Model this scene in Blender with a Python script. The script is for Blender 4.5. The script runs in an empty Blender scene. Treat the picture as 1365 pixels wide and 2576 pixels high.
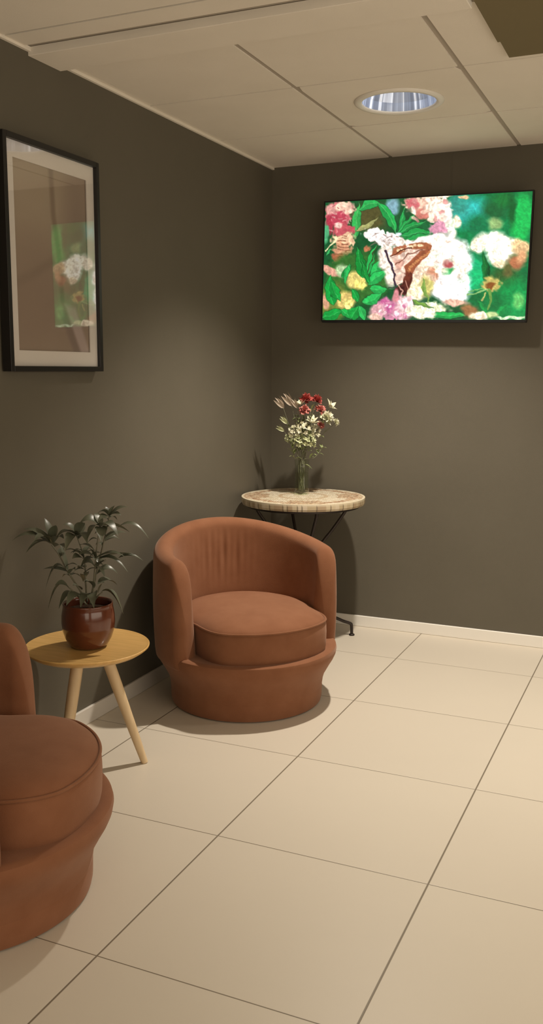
import bpy, math, random
import numpy as np
from math import sin, cos, pi, radians
from mathutils import Vector, Matrix

rnd = random.Random(11)
scene = bpy.context.scene
COL = scene.collection
CH = 2.2775            # height of the tiled ceiling
RW, FW = 3.7, -6.2     # right wall x, wall behind the camera y

# ------------------------------------------------------------------ helpers
def tag(o, label=None, cat=None, group=None, kind=None):
    if label: o['label'] = label
    if cat: o['category'] = cat
    if group: o['group'] = group
    if kind: o['kind'] = kind
    return o

def empty(name, loc, rz=0, label=None, cat=None, group=None):
    o = bpy.data.objects.new(name, None); COL.objects.link(o)
    o.empty_display_size = .05
    o.location = loc; o.rotation_euler = (0, 0, rz)
    return tag(o, label, cat, group)

class MB:
    """collects verts / faces of one mesh"""
    def __init__(s): s.v = []; s.f = []
    def add(s, v, f):
        n = len(s.v); s.v += [tuple(a) for a in v]; s.f += [tuple(i + n for i in q) for q in f]; return s
    def box(s, a, b):
        x0, y0, z0 = a; x1, y1, z1 = b
        v = [(x0,y0,z0),(x1,y0,z0),(x1,y1,z0),(x0,y1,z0),(x0,y0,z1),(x1,y0,z1),(x1,y1,z1),(x0,y1,z1)]
        return s.add(v, [(0,3,2,1),(4,5,6,7),(0,1,5,4),(1,2,6,5),(2,3,7,6),(3,0,4,7)])
    def lathe(s, prof, n=64, c=(0,0,0), close=False):
        """prof = [(r,z)...]; r==0 gives a pole"""
        rows = []; v = []
        for r, z in prof:
            if r < 1e-6: rows.append([len(v)]); v.append((c[0], c[1], c[2]+z))
            else:
                rows.append(list(range(len(v), len(v)+n)))
                v += [(c[0]+r*cos(2*pi*k/n), c[1]+r*sin(2*pi*k/n), c[2]+z) for k in range(n)]
        f = []
        pairs = list(zip(rows, rows[1:])) + ([(rows[-1], rows[0])] if close else [])
        for A, B in pairs:
            for k in range(n):
                k2 = (k+1) % n
                if len(A) == 1 and len(B) == 1: continue
                if len(A) == 1: f.append((A[0], B[k], B[k2]))
                elif len(B) == 1: f.append((A[k], B[0], A[k2]))
                else: f.append((A[k], B[k], B[k2], A[k2]))
        return s.add(v, f)
    def tube(s, pts, r, n=10, caps=True, closed=False):
        pts = [Vector(p) for p in pts]; m = len(pts)
        rs = r if isinstance(r, (list, tuple)) else [r]*m
        v = []; up = None
        for i, p in enumerate(pts):
            if closed: t = pts[(i+1) % m]-pts[i-1]
            else: t = pts[min(i+1, m-1)]-pts[max(i-1, 0)]
            t.normalize()
            if up is None:
                up = Vector((0,0,1)) if abs(t.z) < .9 else Vector((1,0,0))
            a = t.cross(up).normalized(); b = a.cross(t).normalized(); up = b
            v += [p + (a*cos(2*pi*k/n)+b*sin(2*pi*k/n))*rs[i] for k in range(n)]
        f = []
        for i in range(m if closed else m-1):
            j = (i+1) % m
            for k in range(n):
                k2 = (k+1) % n
                f.append((i*n+k, i*n+k2, j*n+k2, j*n+k))
        if caps and not closed:
            f.append(tuple(range(n))[::-1]); f.append(tuple((m-1)*n+k for k in range(n)))
        return s.add(v, f)
    def build(s, name, mat, parent=None, smooth=True, bevel=0, sub=0, loc=None, auto=None):
        me = bpy.data.meshes.new(name); me.from_pydata(s.v, [], s.f); me.update()
        import bmesh
        bm = bmesh.new(); bm.from_mesh(me)
        bmesh.ops.remove_doubles(bm, verts=bm.verts, dist=1e-6)
        bmesh.ops.recalc_face_normals(bm, faces=bm.faces)
        bm.to_mesh(me); bm.free()
        me.materials.append(mat)
        if smooth: me.shade_smooth()
        if auto: me.set_sharp_from_angle(angle=radians(auto))
        o = bpy.data.objects.new(name, me); COL.objects.link(o)
        if parent: o.parent = parent
        if loc: o.location = loc
        if bevel:
            b = o.modifiers.new('bevel', 'BEVEL'); b.width = bevel; b.segments = 3; b.limit_method = 'ANGLE'; b.angle_limit = radians(40)
        if sub:
            b = o.modifiers.new('sub', 'SUBSURF'); b.levels = sub; b.render_levels = sub
        return o

def bez(p, n=12):
    """Catmull-Rom through control points"""
    p = [Vector(a) for a in p]; q = [p[0]*2-p[1]]+p+[p[-1]*2-p[-2]]; out = []
    for i in range(1, len(q)-2):
        for k in range(n):
            t = k/n
            out.append(.5*((2*q[i])+(q[i+1]-q[i-1])*t+(2*q[i-1]-5*q[i]+4*q[i+1]-q[i+2])*t*t+(3*q[i]-q[i-1]-3*q[i+1]+q[i+2])*t**3))
    out.append(p[-1]); return out

# ------------------------------------------------------------------ materials
def srgb(r, g, b):
    f = lambda c: (c/255/12.92) if c/255 <= .04045 else ((c/255+.055)/1.055)**2.4
    return (f(r), f(g), f(b), 1)

def newmat(name):
    m = bpy.data.materials.new(name); m.use_nodes = True
    nt = m.node_tree; b = nt.nodes['Principled BSDF']
    return m, nt, b

def N(nt, t, **kw):
    n = nt.nodes.new(t)
    for k, v in kw.items():
        if hasattr(n, k): setattr(n, k, v)
    return n

def mat(name, col, rough=.6, metal=0, col2=None, scale=30, bump=0, bscale=200, spec=.5, coat=0, sheen=0, stretch=None, detail=4, trans=0, ior=1.45):
    m, nt, b = newmat(name)
    b.inputs['Roughness'].default_value = rough; b.inputs['Metallic'].default_value = metal
    b.inputs['Specular IOR Level'].default_value = spec; b.inputs['Coat Weight'].default_value = coat
    b.inputs['Coat Roughness'].default_value = .08
    b.inputs['Transmission Weight'].default_value = trans; b.inputs['IOR'].default_value = ior
    if sheen:
        b.inputs['Sheen Weight'].default_value = sheen; b.inputs['Sheen Roughness'].default_value = .45
        b.inputs['Sheen Tint'].default_value = (1, .75, .6, 1)
    b.inputs['Base Color'].default_value = col
    tc = N(nt, 'ShaderNodeTexCoord'); src = tc.outputs['Object']
    if stretch:
        mp = N(nt, 'ShaderNodeMapping'); mp.inputs['Scale'].default_value = stretch
        nt.links.new(src, mp.inputs['Vector']); src = mp.outputs['Vector']
    if col2 is not None:
        no = N(nt, 'ShaderNodeTexNoise'); no.inputs['Scale'].default_value = scale; no.inputs['Detail'].default_value = detail
        nt.links.new(src, no.inputs['Vector'])
        cr = N(nt, 'ShaderNodeValToRGB'); cr.color_ramp.elements[0].position = .32; cr.color_ramp.elements[1].position = .68
        cr.color_ramp.elements[0].color = col; cr.color_ramp.elements[1].color = col2
        nt.links.new(no.outputs['Fac'], cr.inputs['Fac']); nt.links.new(cr.outputs['Color'], b.inputs['Base Color'])
    if bump:
        no = N(nt, 'ShaderNodeTexNoise'); no.inputs['Scale'].default_value = bscale; no.inputs['Detail'].default_value = 3
        nt.links.new(src, no.inputs['Vector'])
        bp = N(nt, 'ShaderNodeBump'); bp.inputs['Strength'].default_value = bump; bp.inputs['Distance'].default_value = .002
        nt.links.new(no.outputs['Fac'], bp.inputs['Height']); nt.links.new(bp.outputs['Normal'], b.inputs['Normal'])
    return m

def vcmat(name, rough=.5, emit=0, spec=.5):
    m, nt, b = newmat(name)
    a = N(nt, 'ShaderNodeAttribute'); a.attribute_name = 'paint'
    b.inputs['Roughness'].default_value = rough; b.inputs['Specular IOR Level'].default_value = spec
    if emit:
        b.inputs['Base Color'].default_value = (.01, .01, .01, 1)
        nt.links.new(a.outputs['Color'], b.inputs['Emission Color']); b.inputs['Emission Strength'].default_value = emit
    else: nt.links.new(a.outputs['Color'], b.inputs['Base Color'])
    return m

def set_paint(me, cols):
    a = me.color_attributes.new('paint', 'FLOAT_COLOR', 'POINT')
    c = np.ones((len(me.vertices), 4), np.float32); c[:, :3] = cols
    a.data.foreach_set('color', c.ravel())

M = {}
M['wall'] = mat('wall_paint', (.114, .101, .075, 1), .62, col2=(.122, .108, .081, 1), scale=3, bump=.12, bscale=240, spec=.35)
M['ceil'] = mat('ceiling_tile', (.82, .76, .67, 1), .9, col2=(.85, .79, .70, 1), scale=5, bump=.15, bscale=300, spec=.1)
M['ceilgap'] = mat('ceiling_grid', (.44, .39, .33, 1), .8, spec=.1)
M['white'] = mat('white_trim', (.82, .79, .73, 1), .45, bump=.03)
M['white_shaded'] = mat('white_trim_shaded', (.60, .56, .50, 1), .6, bump=.03)  # white trim darkened in colour to stand for shade on the left skirting
M['dark_panel'] = mat('olive_panel', (.19, .155, .085, 1), .8, bump=.1, spec=.2)
M['fabric'] = mat('rust_velvet', (.208, .084, .040, 1), .85, col2=(.236, .100, .050, 1), scale=14, bump=.25, bscale=420, sheen=.25, spec=.2)
M['fabric_dark'] = mat('rust_velvet_shade', (.200, .084, .043, 1), .88, col2=(.224, .098, .052, 1), scale=12, bump=.25, bscale=420, sheen=.2, spec=.2)
M['wood_top'] = mat('golden_birch', (.60, .36, .115, 1), .42, col2=(.70, .43, .15, 1), scale=9, stretch=(1, 9, 1), bump=.05, bscale=60, coat=.1)
M['wood_leg'] = mat('pale_birch', (.62, .46, .27, 1), .5, col2=(.68, .52, .32, 1), scale=10, stretch=(6, 6, 1), bump=.05)
M['iron'] = mat('dark_iron', (.045, .035, .03, 1), .45, metal=.6, bump=.1, bscale=90)
M['black'] = mat('black_frame', (.012, .010, .009, 1), .35)
M['tvblack'] = mat('tv_plastic', (.012, .012, .012, 1), .4)
M['mat_board'] = mat('mat_board', (.80, .75, .70, 1), .8, bump=.05)
M['pot'] = mat('brown_glaze', (.070, .018, .010, 1), .2, col2=(.125, .036, .015, 1), scale=7, stretch=(1, 1, .35), coat=.6, bump=.04, bscale=30)
M['soil'] = mat('soil', (.018, .011, .007, 1), 1.0, spec=.05, col2=(.05, .03, .018, 1), scale=120, bump=1, bscale=150)
M['leaf'] = mat('grey_green_leaf', (.080, .088, .055, 1), .36, col2=(.12, .125, .083, 1), scale=30, spec=.7, bump=.1, bscale=60)
M['stem'] = mat('plant_stem', (.13, .12, .075, 1), .5)
M['red'] = mat('coral_petal', (.42, .06, .05, 1), .65, col2=(.52, .13, .11, 1), scale=60)
M['pinkred'] = mat('pink_petal', (.52, .12, .10, 1), .65, col2=(.60, .28, .24, 1), scale=60)
M['whitepetal'] = mat('white_petal', (.80, .77, .62, 1), .55, col2=(.62, .62, .42, 1), scale=50)
M['palegreen'] = mat('pale_green_petal', (.62, .64, .42, 1), .6, col2=(.40, .44, .22, 1), scale=70)
M['bud'] = mat('dusty_bud', (.42, .36, .28, 1), .5, col2=(.5, .40, .32, 1), scale=50)
M['fstem'] = mat('flower_stem', (.17, .17, .11, 1), .5)
M['fleaf'] = mat('bouquet_leaf', (.17, .22, .085, 1), .5, col2=(.26, .29, .13, 1), scale=40)
M['tabletop'] = vcmat('mosaic', .35)
M['screen'] = vcmat('tv_picture', .3, emit=1.0)
M['art'] = vcmat('art_print', .7)

# glass
def glass(name, thin=True, tint=(1, 1, 1, 1), ior=1.45, rough=0.0):
    m, nt, b = newmat(name); nt.nodes.remove(b)
    out = nt.nodes['Material Output']
    if thin:
        tr = N(nt, 'ShaderNodeBsdfTransparent'); tr.inputs['Color'].default_value = tint
        gl = N(nt, 'ShaderNodeBsdfGlossy'); gl.inputs['Roughness'].default_value = rough
        fr = N(nt, 'ShaderNodeFresnel'); fr.inputs['IOR'].default_value = ior
        mx = N(nt, 'ShaderNodeMixShader')
        ge = N(nt, 'ShaderNodeNewGeometry'); om = N(nt, 'ShaderNodeMath', operation='SUBTRACT'); om.inputs[0].default_value = 1; nt.links.new(ge.outputs['Backfacing'], om.inputs[1])
        mu = N(nt, 'ShaderNodeMath', operation='MULTIPLY'); nt.links.new(fr.outputs[0], mu.inputs[0]); nt.links.new(om.outputs[0], mu.inputs[1])
        nt.links.new(mu.outputs[0], mx.inputs[0]); nt.links.new(tr.outputs[0], mx.inputs[1]); nt.links.new(gl.outputs[0], mx.inputs[2])
        nt.links.new(mx.outputs[0], out.inputs['Surface'])
    else:
        g = N(nt, 'ShaderNodeBsdfGlass'); g.inputs['Color'].default_value = tint; g.inputs['IOR'].default_value = ior
        nt.links.new(g.outputs[0], out.inputs['Surface'])
    return m
M['pane'] = glass('picture_glass', ior=2.5, rough=.02)
M['vase'] = glass('vase_glass', ior=1.5, tint=(.95, .97, .93, 1))
M['water'] = glass('vase_water', ior=1.15, tint=(.96, .97, .92, 1))

# floor: square beige tiles, real-size grid
def floor_mat():
    m, nt, b = newmat('floor_tiles')
    tc = N(nt, 'ShaderNodeTexCoord'); sp = N(nt, 'ShaderNodeSeparateXYZ'); nt.links.new(tc.outputs['Object'], sp.inputs[0])
    def mth(op, a, v=None, **k):
        n = N(nt, 'ShaderNodeMath', operation=op)
        for i, x in enumerate((a, v)):
            if x is None: continue
            if isinstance(x, (int, float)): n.inputs[i].default_value = x
            else: nt.links.new(x, n.inputs[i])
        return n.outputs[0]
    def dist(s, o, T):
        a = mth('DIVIDE', mth('SUBTRACT', s, o), T); fl = mth('FLOOR', mth('ADD', a, .5))
        return mth('MULTIPLY', mth('ABSOLUTE', mth('SUBTRACT', a, fl)), T), mth('FLOOR', a)
    dx, ix = dist(sp.outputs[0], .8211, .6); dy, iy = dist(sp.outputs[1], .14, .5881)
    def line(d, w):
        mr = N(nt, 'ShaderNodeMapRange'); mr.interpolation_type = 'SMOOTHSTEP'
        mr.inputs['From Min'].default_value = w*.5; mr.inputs['From Max'].default_value = w*1.4
        mr.inputs['To Min'].default_value = 1; mr.inputs['To Max'].default_value = 0
        nt.links.new(d, mr.inputs['Value']); return mr.outputs[0]
    g = mth('MAXIMUM', line(dx, .0024), line(dy, .0015))
    wn = N(nt, 'ShaderNodeTexWhiteNoise'); cb = N(nt, 'ShaderNodeCombineXYZ'); nt.links.new(ix, cb.inputs[0]); nt.links.new(iy, cb.inputs[1])
    nt.links.new(cb.outputs[0], wn.inputs['Vector'])
    no = N(nt, 'ShaderNodeTexNoise'); no.inputs['Scale'].default_value = 2.2; no.inputs['Detail'].default_value = 5
    nt.links.new(tc.outputs['Object'], no.inputs['Vector'])
    mixf = mth('ADD', mth('MULTIPLY', wn.outputs['Value'], .35), mth('MULTIPLY', no.outputs['Fac'], .65))
    cr = N(nt, 'ShaderNodeValToRGB'); cr.color_ramp.elements[0].color = (.60, .54, .45, 1); cr.color_ramp.elements[1].color = (.65, .59, .49, 1)
    nt.links.new(mixf, cr.inputs['Fac'])
    mx = N(nt, 'ShaderNodeMix', data_type='RGBA'); nt.links.new(g, mx.inputs['Factor']); nt.links.new(cr.outputs['Color'], mx.inputs['A'])
    mx.inputs['B'].default_value = (.20, .165, .12, 1)
    nt.links.new(mx.outputs['Result'], b.inputs['Base Color'])
    b.inputs['Roughness'].default_value = .38; b.inputs['Specular IOR Level'].default_value = .4
    bp = N(nt, 'ShaderNodeBump'); bp.invert = True; bp.inputs['Strength'].default_value = .4; bp.inputs['Distance'].default_value = .001
    nt.links.new(g, bp.inputs['Height']); nt.links.new(bp.outputs['Normal'], b.inputs['Normal'])
    return m
M['floor'] = floor_mat()

# ------------------------------------------------------------------ room shell
def struct(name, mb, m, **k):
    o = mb.build(name, m, smooth=False, **k); o['kind'] = 'structure'; return o
struct('floor', MB().box((-.1, FW-.1, -.1), (RW+.1, .1, 0)), M['floor'])
struct('wall_left', MB().box((-.1, FW, 0), (0, 0, 2.5)), M['wall'])
struct('wall_back', MB().box((-.1, 0, 0), (RW+.1, .1, 2.5)), M['wall'])
struct('wall_right', MB().box((RW, FW, 0), (RW+.1, 0, 2.5)), M['wall'])
struct('wall_front', MB().box((-.1, FW-.1, 0), (RW+.1, FW, 2.5)), M['wall'])

# ceiling: backing plane with separate lay-in tiles pressed into one mesh
lampc = (.897, -.868)
xs = [.012, .605, 1.194, 1.783, 2.372, 2.961, 3.55, RW]
cb = MB()
GX, GY, TH = .0095, .0042, .005
def tile(x0, x1, y0, y1, z, hole=None):
    """one ceiling tile (bottom face + rims); hole = (cx,cy,r)"""
    t = TH
    if not hole:
        cb.box((x0, y0, z), (x1, y1, z+t)); return
    cx, cy, r = hole; n = 64; inner = []; outer = []
    for k in range(n):
        a = 2*pi*(k+.5)/n; c, s = cos(a), sin(a)
        inner.append((cx+r*c, cy+r*s, z))
        tx = ((x1-cx)/c if c > 0 else (x0-cx)/c) if abs(c) > 1e-9 else 1e9
        ty = ((y1-cy)/s if s > 0 else (y0-cy)/s) if abs(s) > 1e-9 else 1e9
        q = min(tx, ty); outer.append((cx+q*c, cy+q*s, z))
    up = [(x, y, z+t) for x, y, _ in outer]
    cb.add(inner+outer+up, [(k, (k+1) % n, n+(k+1) % n, n+k) for k in range(n)]+[(n+k, n+(k+1) % n, 2*n+(k+1) % n, 2*n+k) for k in range(n)])
ys = [0, -.586, -1.175, -1.70]
for i in range(len(xs)-1):
    for j in range(len(ys)-1):
        hole = (lampc[0], lampc[1], .15) if (i, j) == (1, 1) else None
        tile(xs[i]+GX*(i > 0), xs[i+1]-GX, ys[j+1]+GY, ys[j]-GY*(j > 0), CH, hole)
ys2 = [-1.905, -2.005, -2.594, -3.183, -3.772, -4.361, -4.95, -5.54, FW]
xn = [.003, 1.783, RW]
for i in range(len(xn)-1):
    for j in range(len(ys2)-1):
        tile(xn[i]+.004, xn[i+1]-.004, ys2[j+1]+.005, ys2[j]-.005, CH-.004)
ceil = struct('ceiling', cb, M['ceil'])
# grid behind the tiles, open above the lamp
gb = MB(); z = CH+TH-.001; g = .16
x0, x1, y0, y1 = lampc[0]-g, lampc[0]+g, lampc[1]-g, lampc[1]+g
gb.box((-.1, FW, z), (x0, 0, z+.01)).box((x1, FW, z), (RW+.1, 0, z+.01)).box((x0, FW, z), (x1, y0, z+.01)).box((x0, y1, z), (x1, 0, z+.01))
o = struct('ceiling_grid', gb, M['ceilgap'])
struct('ceiling_slab', MB().box((-.1, FW-.1, 2.5), (RW+.1, .1, 2.6)), M['ceil'])
# shallow dropped band running across the ceiling
struct('trim_1', MB().box((.0, -1.88, CH-.024), (1.345, -1.715, CH+.003)), M['ceil'], bevel=.002)
struct('trim_2', MB().box((0, -1.70, CH-.010), (.011, 0, CH+.002)), M['ceil'])
struct('trim_3', MB().box((0, FW, CH-.012), (.011, -1.88, CH+.002)), M['ceil'])
# dark olive panel let into the ceiling
struct('trim_4', MB().box((1.362, -1.392, CH-.012), (2.2, -1.238, CH-.0005)).box((1.354, -2.9, CH-.012), (2.2, -1.392, CH-.0005)), M['dark_panel'])
# skirting
struct('baseboard_back', MB().box((.012, -.012, 0), (RW, 0, .056)), M['white'], bevel=.003)
struct('baseboard_left', MB().box((0, FW, 0), (.012, 0, .062)), M['white_shaded'], bevel=.003)
# vertical joint of the wall panels over the television
struct('trim_5', MB().box((.893, -.0016, 2.06), (.899, 0, CH-.002)), M['wall'])

# ------------------------------------------------------------------ recessed ceiling lamp
lamp = empty('recessed_ceiling_lamp', (lampc[0], lampc[1], CH), label='round recessed downlight with silvery blue faceted reflector set in a ceiling tile', cat='ceiling lamp')
MB().lathe([(.137, .004), (.137, -.004), (.142, -.008), (.158, -.008), (.166, -.003), (.167, 0), (.150, 0), (.146, .004)], 96, close=True).build('trim_ring', M['white'], lamp)
m, nt, b = newmat('reflector_painted_glints')
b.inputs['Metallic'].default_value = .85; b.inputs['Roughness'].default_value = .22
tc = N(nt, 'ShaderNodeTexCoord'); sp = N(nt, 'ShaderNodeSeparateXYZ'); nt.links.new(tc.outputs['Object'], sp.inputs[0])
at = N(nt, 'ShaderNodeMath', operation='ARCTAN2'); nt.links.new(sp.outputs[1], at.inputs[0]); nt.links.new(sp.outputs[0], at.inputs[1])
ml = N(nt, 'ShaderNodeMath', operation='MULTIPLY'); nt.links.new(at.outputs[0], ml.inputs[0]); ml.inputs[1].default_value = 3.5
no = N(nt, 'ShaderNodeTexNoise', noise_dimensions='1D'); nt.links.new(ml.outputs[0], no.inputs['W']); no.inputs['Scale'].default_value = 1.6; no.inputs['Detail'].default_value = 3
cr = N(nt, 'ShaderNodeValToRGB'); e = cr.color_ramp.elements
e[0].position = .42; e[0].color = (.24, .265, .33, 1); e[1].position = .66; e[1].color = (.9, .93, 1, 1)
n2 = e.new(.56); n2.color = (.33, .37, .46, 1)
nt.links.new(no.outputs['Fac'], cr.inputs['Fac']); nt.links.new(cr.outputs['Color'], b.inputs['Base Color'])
nt.links.new(cr.outputs['Color'], b.inputs['Emission Color']); b.inputs['Emission Strength'].default_value = .55  # bluish tone and white streaks are painted reflections, made to glow faintly
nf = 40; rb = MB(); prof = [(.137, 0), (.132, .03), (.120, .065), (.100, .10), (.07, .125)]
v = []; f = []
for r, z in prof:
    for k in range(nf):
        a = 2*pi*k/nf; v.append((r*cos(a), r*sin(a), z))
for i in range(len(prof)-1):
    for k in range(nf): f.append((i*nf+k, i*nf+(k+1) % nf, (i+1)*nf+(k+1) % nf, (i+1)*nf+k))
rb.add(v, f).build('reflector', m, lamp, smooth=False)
me_, nt_, b_ = newmat('lamp_glow'); b_.inputs['Emission Color'].default_value = (1, .86, .66, 1); b_.inputs['Emission Strength'].default_value = 4
MB().lathe([(0, .128), (.07, .126)], 40).build('bulb_cover', me_, lamp)

# ------------------------------------------------------------------ painted pictures (numpy, real flat surfaces)
def grid_mesh(nx, ny):
    xx, yy = np.meshgrid(np.linspace(0, 1, nx), np.linspace(0, 1, ny))
    idx = np.arange(nx*ny).reshape(ny, nx)
    f = np.stack([idx[:-1, :-1], idx[:-1, 1:], idx[1:, 1:], idx[1:, :-1]], -1).reshape(-1, 4)
    return xx.ravel(), yy.ravel(), f

def vnoise(x, y, seed):
    r = np.random.RandomState(seed); g = r.rand(64, 64)
    xi = np.floor(x).astype(int); yi = np.floor(y).astype(int); fx = x-xi; fy = y-yi
    fx = fx*fx*(3-2*fx); fy = fy*fy*(3-2*fy)
    a = g[yi % 64, xi % 64]; b = g[yi % 64, (xi+1) % 64]; c = g[(yi+1) % 64, xi % 64]; d = g[(yi+1) % 64, (xi+1) % 64]
    return (a*(1-fx)+b*fx)*(1-fy)+(c*(1-fx)+d*fx)*fy

class Paint:
    def __init__(s, X, Y, base): s.X = X; s.Y = Y; s.C = np.tile(np.array(base, float), (len(X), 1))
    def mixm(s, m, col):
        m = np.clip(m, 0, 1)[:, None]; s.C = s.C*(1-m)+np.array(col, float)*m
    def blob(s, x, y, rx, ry, col, soft=.3, rot=0, a=1, rag=0, seed=1):
        c, q = cos(radians(rot)), sin(radians(rot)); dx = s.X-x; dy = s.Y-y
        u = (dx*c+dy*q)/rx; v = (-dx*q+dy*c)/ry; d = np.sqrt(u*u+v*v)
        if rag: d = d+rag*(vnoise(s.X/14+90, s.Y/14+90, seed)-.5)*2
        s.mixm(a*np.clip((1+soft/2-d)/soft, 0, 1), col)
    def leaf(s, x0, y0, x1, y1, w, col, edge=None, bend=0, a=1, soft=3, rib=None):
        L = math.hypot(x1-x0, y1-y0); tx, ty = (x1-x0)/L, (y1-y0)/L
        t = ((s.X-x0)*tx+(s.Y-y0)*ty)/L; n = -(s.X-x0)*ty+(s.Y-y0)*tx
        n = n-bend*4*t*(1-t); tt = np.clip(t, 0, 1)
        hw = w*np.sin(pi*tt**.8)
        inside = (t > 0)*(t < 1)
        if edge is not None: s.mixm(a*inside*np.clip((hw+2.5-np.abs(n))/soft, 0, 1)*.75, edge)
        col = np.array(col, float); s.mixm(a*inside*np.clip((hw-np.abs(n))/soft, 0, 1), col)
        s.mixm(.35*a*inside*np.clip((hw-np.abs(n))/soft, 0, 1)*(n > 0), col*.62)
        if rib is not None: s.mixm(.7*a*inside*np.clip((2.5-np.abs(n))/2.5, 0, 1), rib)
    def stroke(s, pts, w, col, a=1, soft=2):
        d = np.full(len(s.X), 1e9)
        for (x0, y0), (x1, y1) in zip(pts, pts[1:]):
            L2 = (x1-x0)**2+(y1-y0)**2; t = np.clip(((s.X-x0)*(x1-x0)+(s.Y-y0)*(y1-y0))/L2, 0, 1)
            d = np.minimum(d, np.hypot(s.X-x0-t*(x1-x0), s.Y-y0-t*(y1-y0)))
        s.mixm(a*np.clip((w+soft-d)/soft, 0, 1), col)
    def poly(s, pts, col, soft=3, a=1):
        ins = np.zeros(len(s.X), bool); d = np.full(len(s.X), 1e9); n = len(pts)
        for i in range(n):
            x0, y0 = pts[i]; x1, y1 = pts[(i+1) % n]
            c = ((y0 > s.Y) != (y1 > s.Y)); xx = (x1-x0)*(s.Y-y0)/((y1-y0) if y1 != y0 else 1e-9)+x0
            ins ^= c & (s.X < xx)
            L2 = (x1-x0)**2+(y1-y0)**2+1e-9; t = np.clip(((s.X-x0)*(x1-x0)+(s.Y-y0)*(y1-y0))/L2, 0, 1)
            d = np.minimum(d, np.hypot(s.X-x0-t*(x1-x0), s.Y-y0-t*(y1-y0)))
        s.mixm(a*np.clip(.5+np.where(ins, d, -d)/soft, 0, 1), col)

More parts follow.
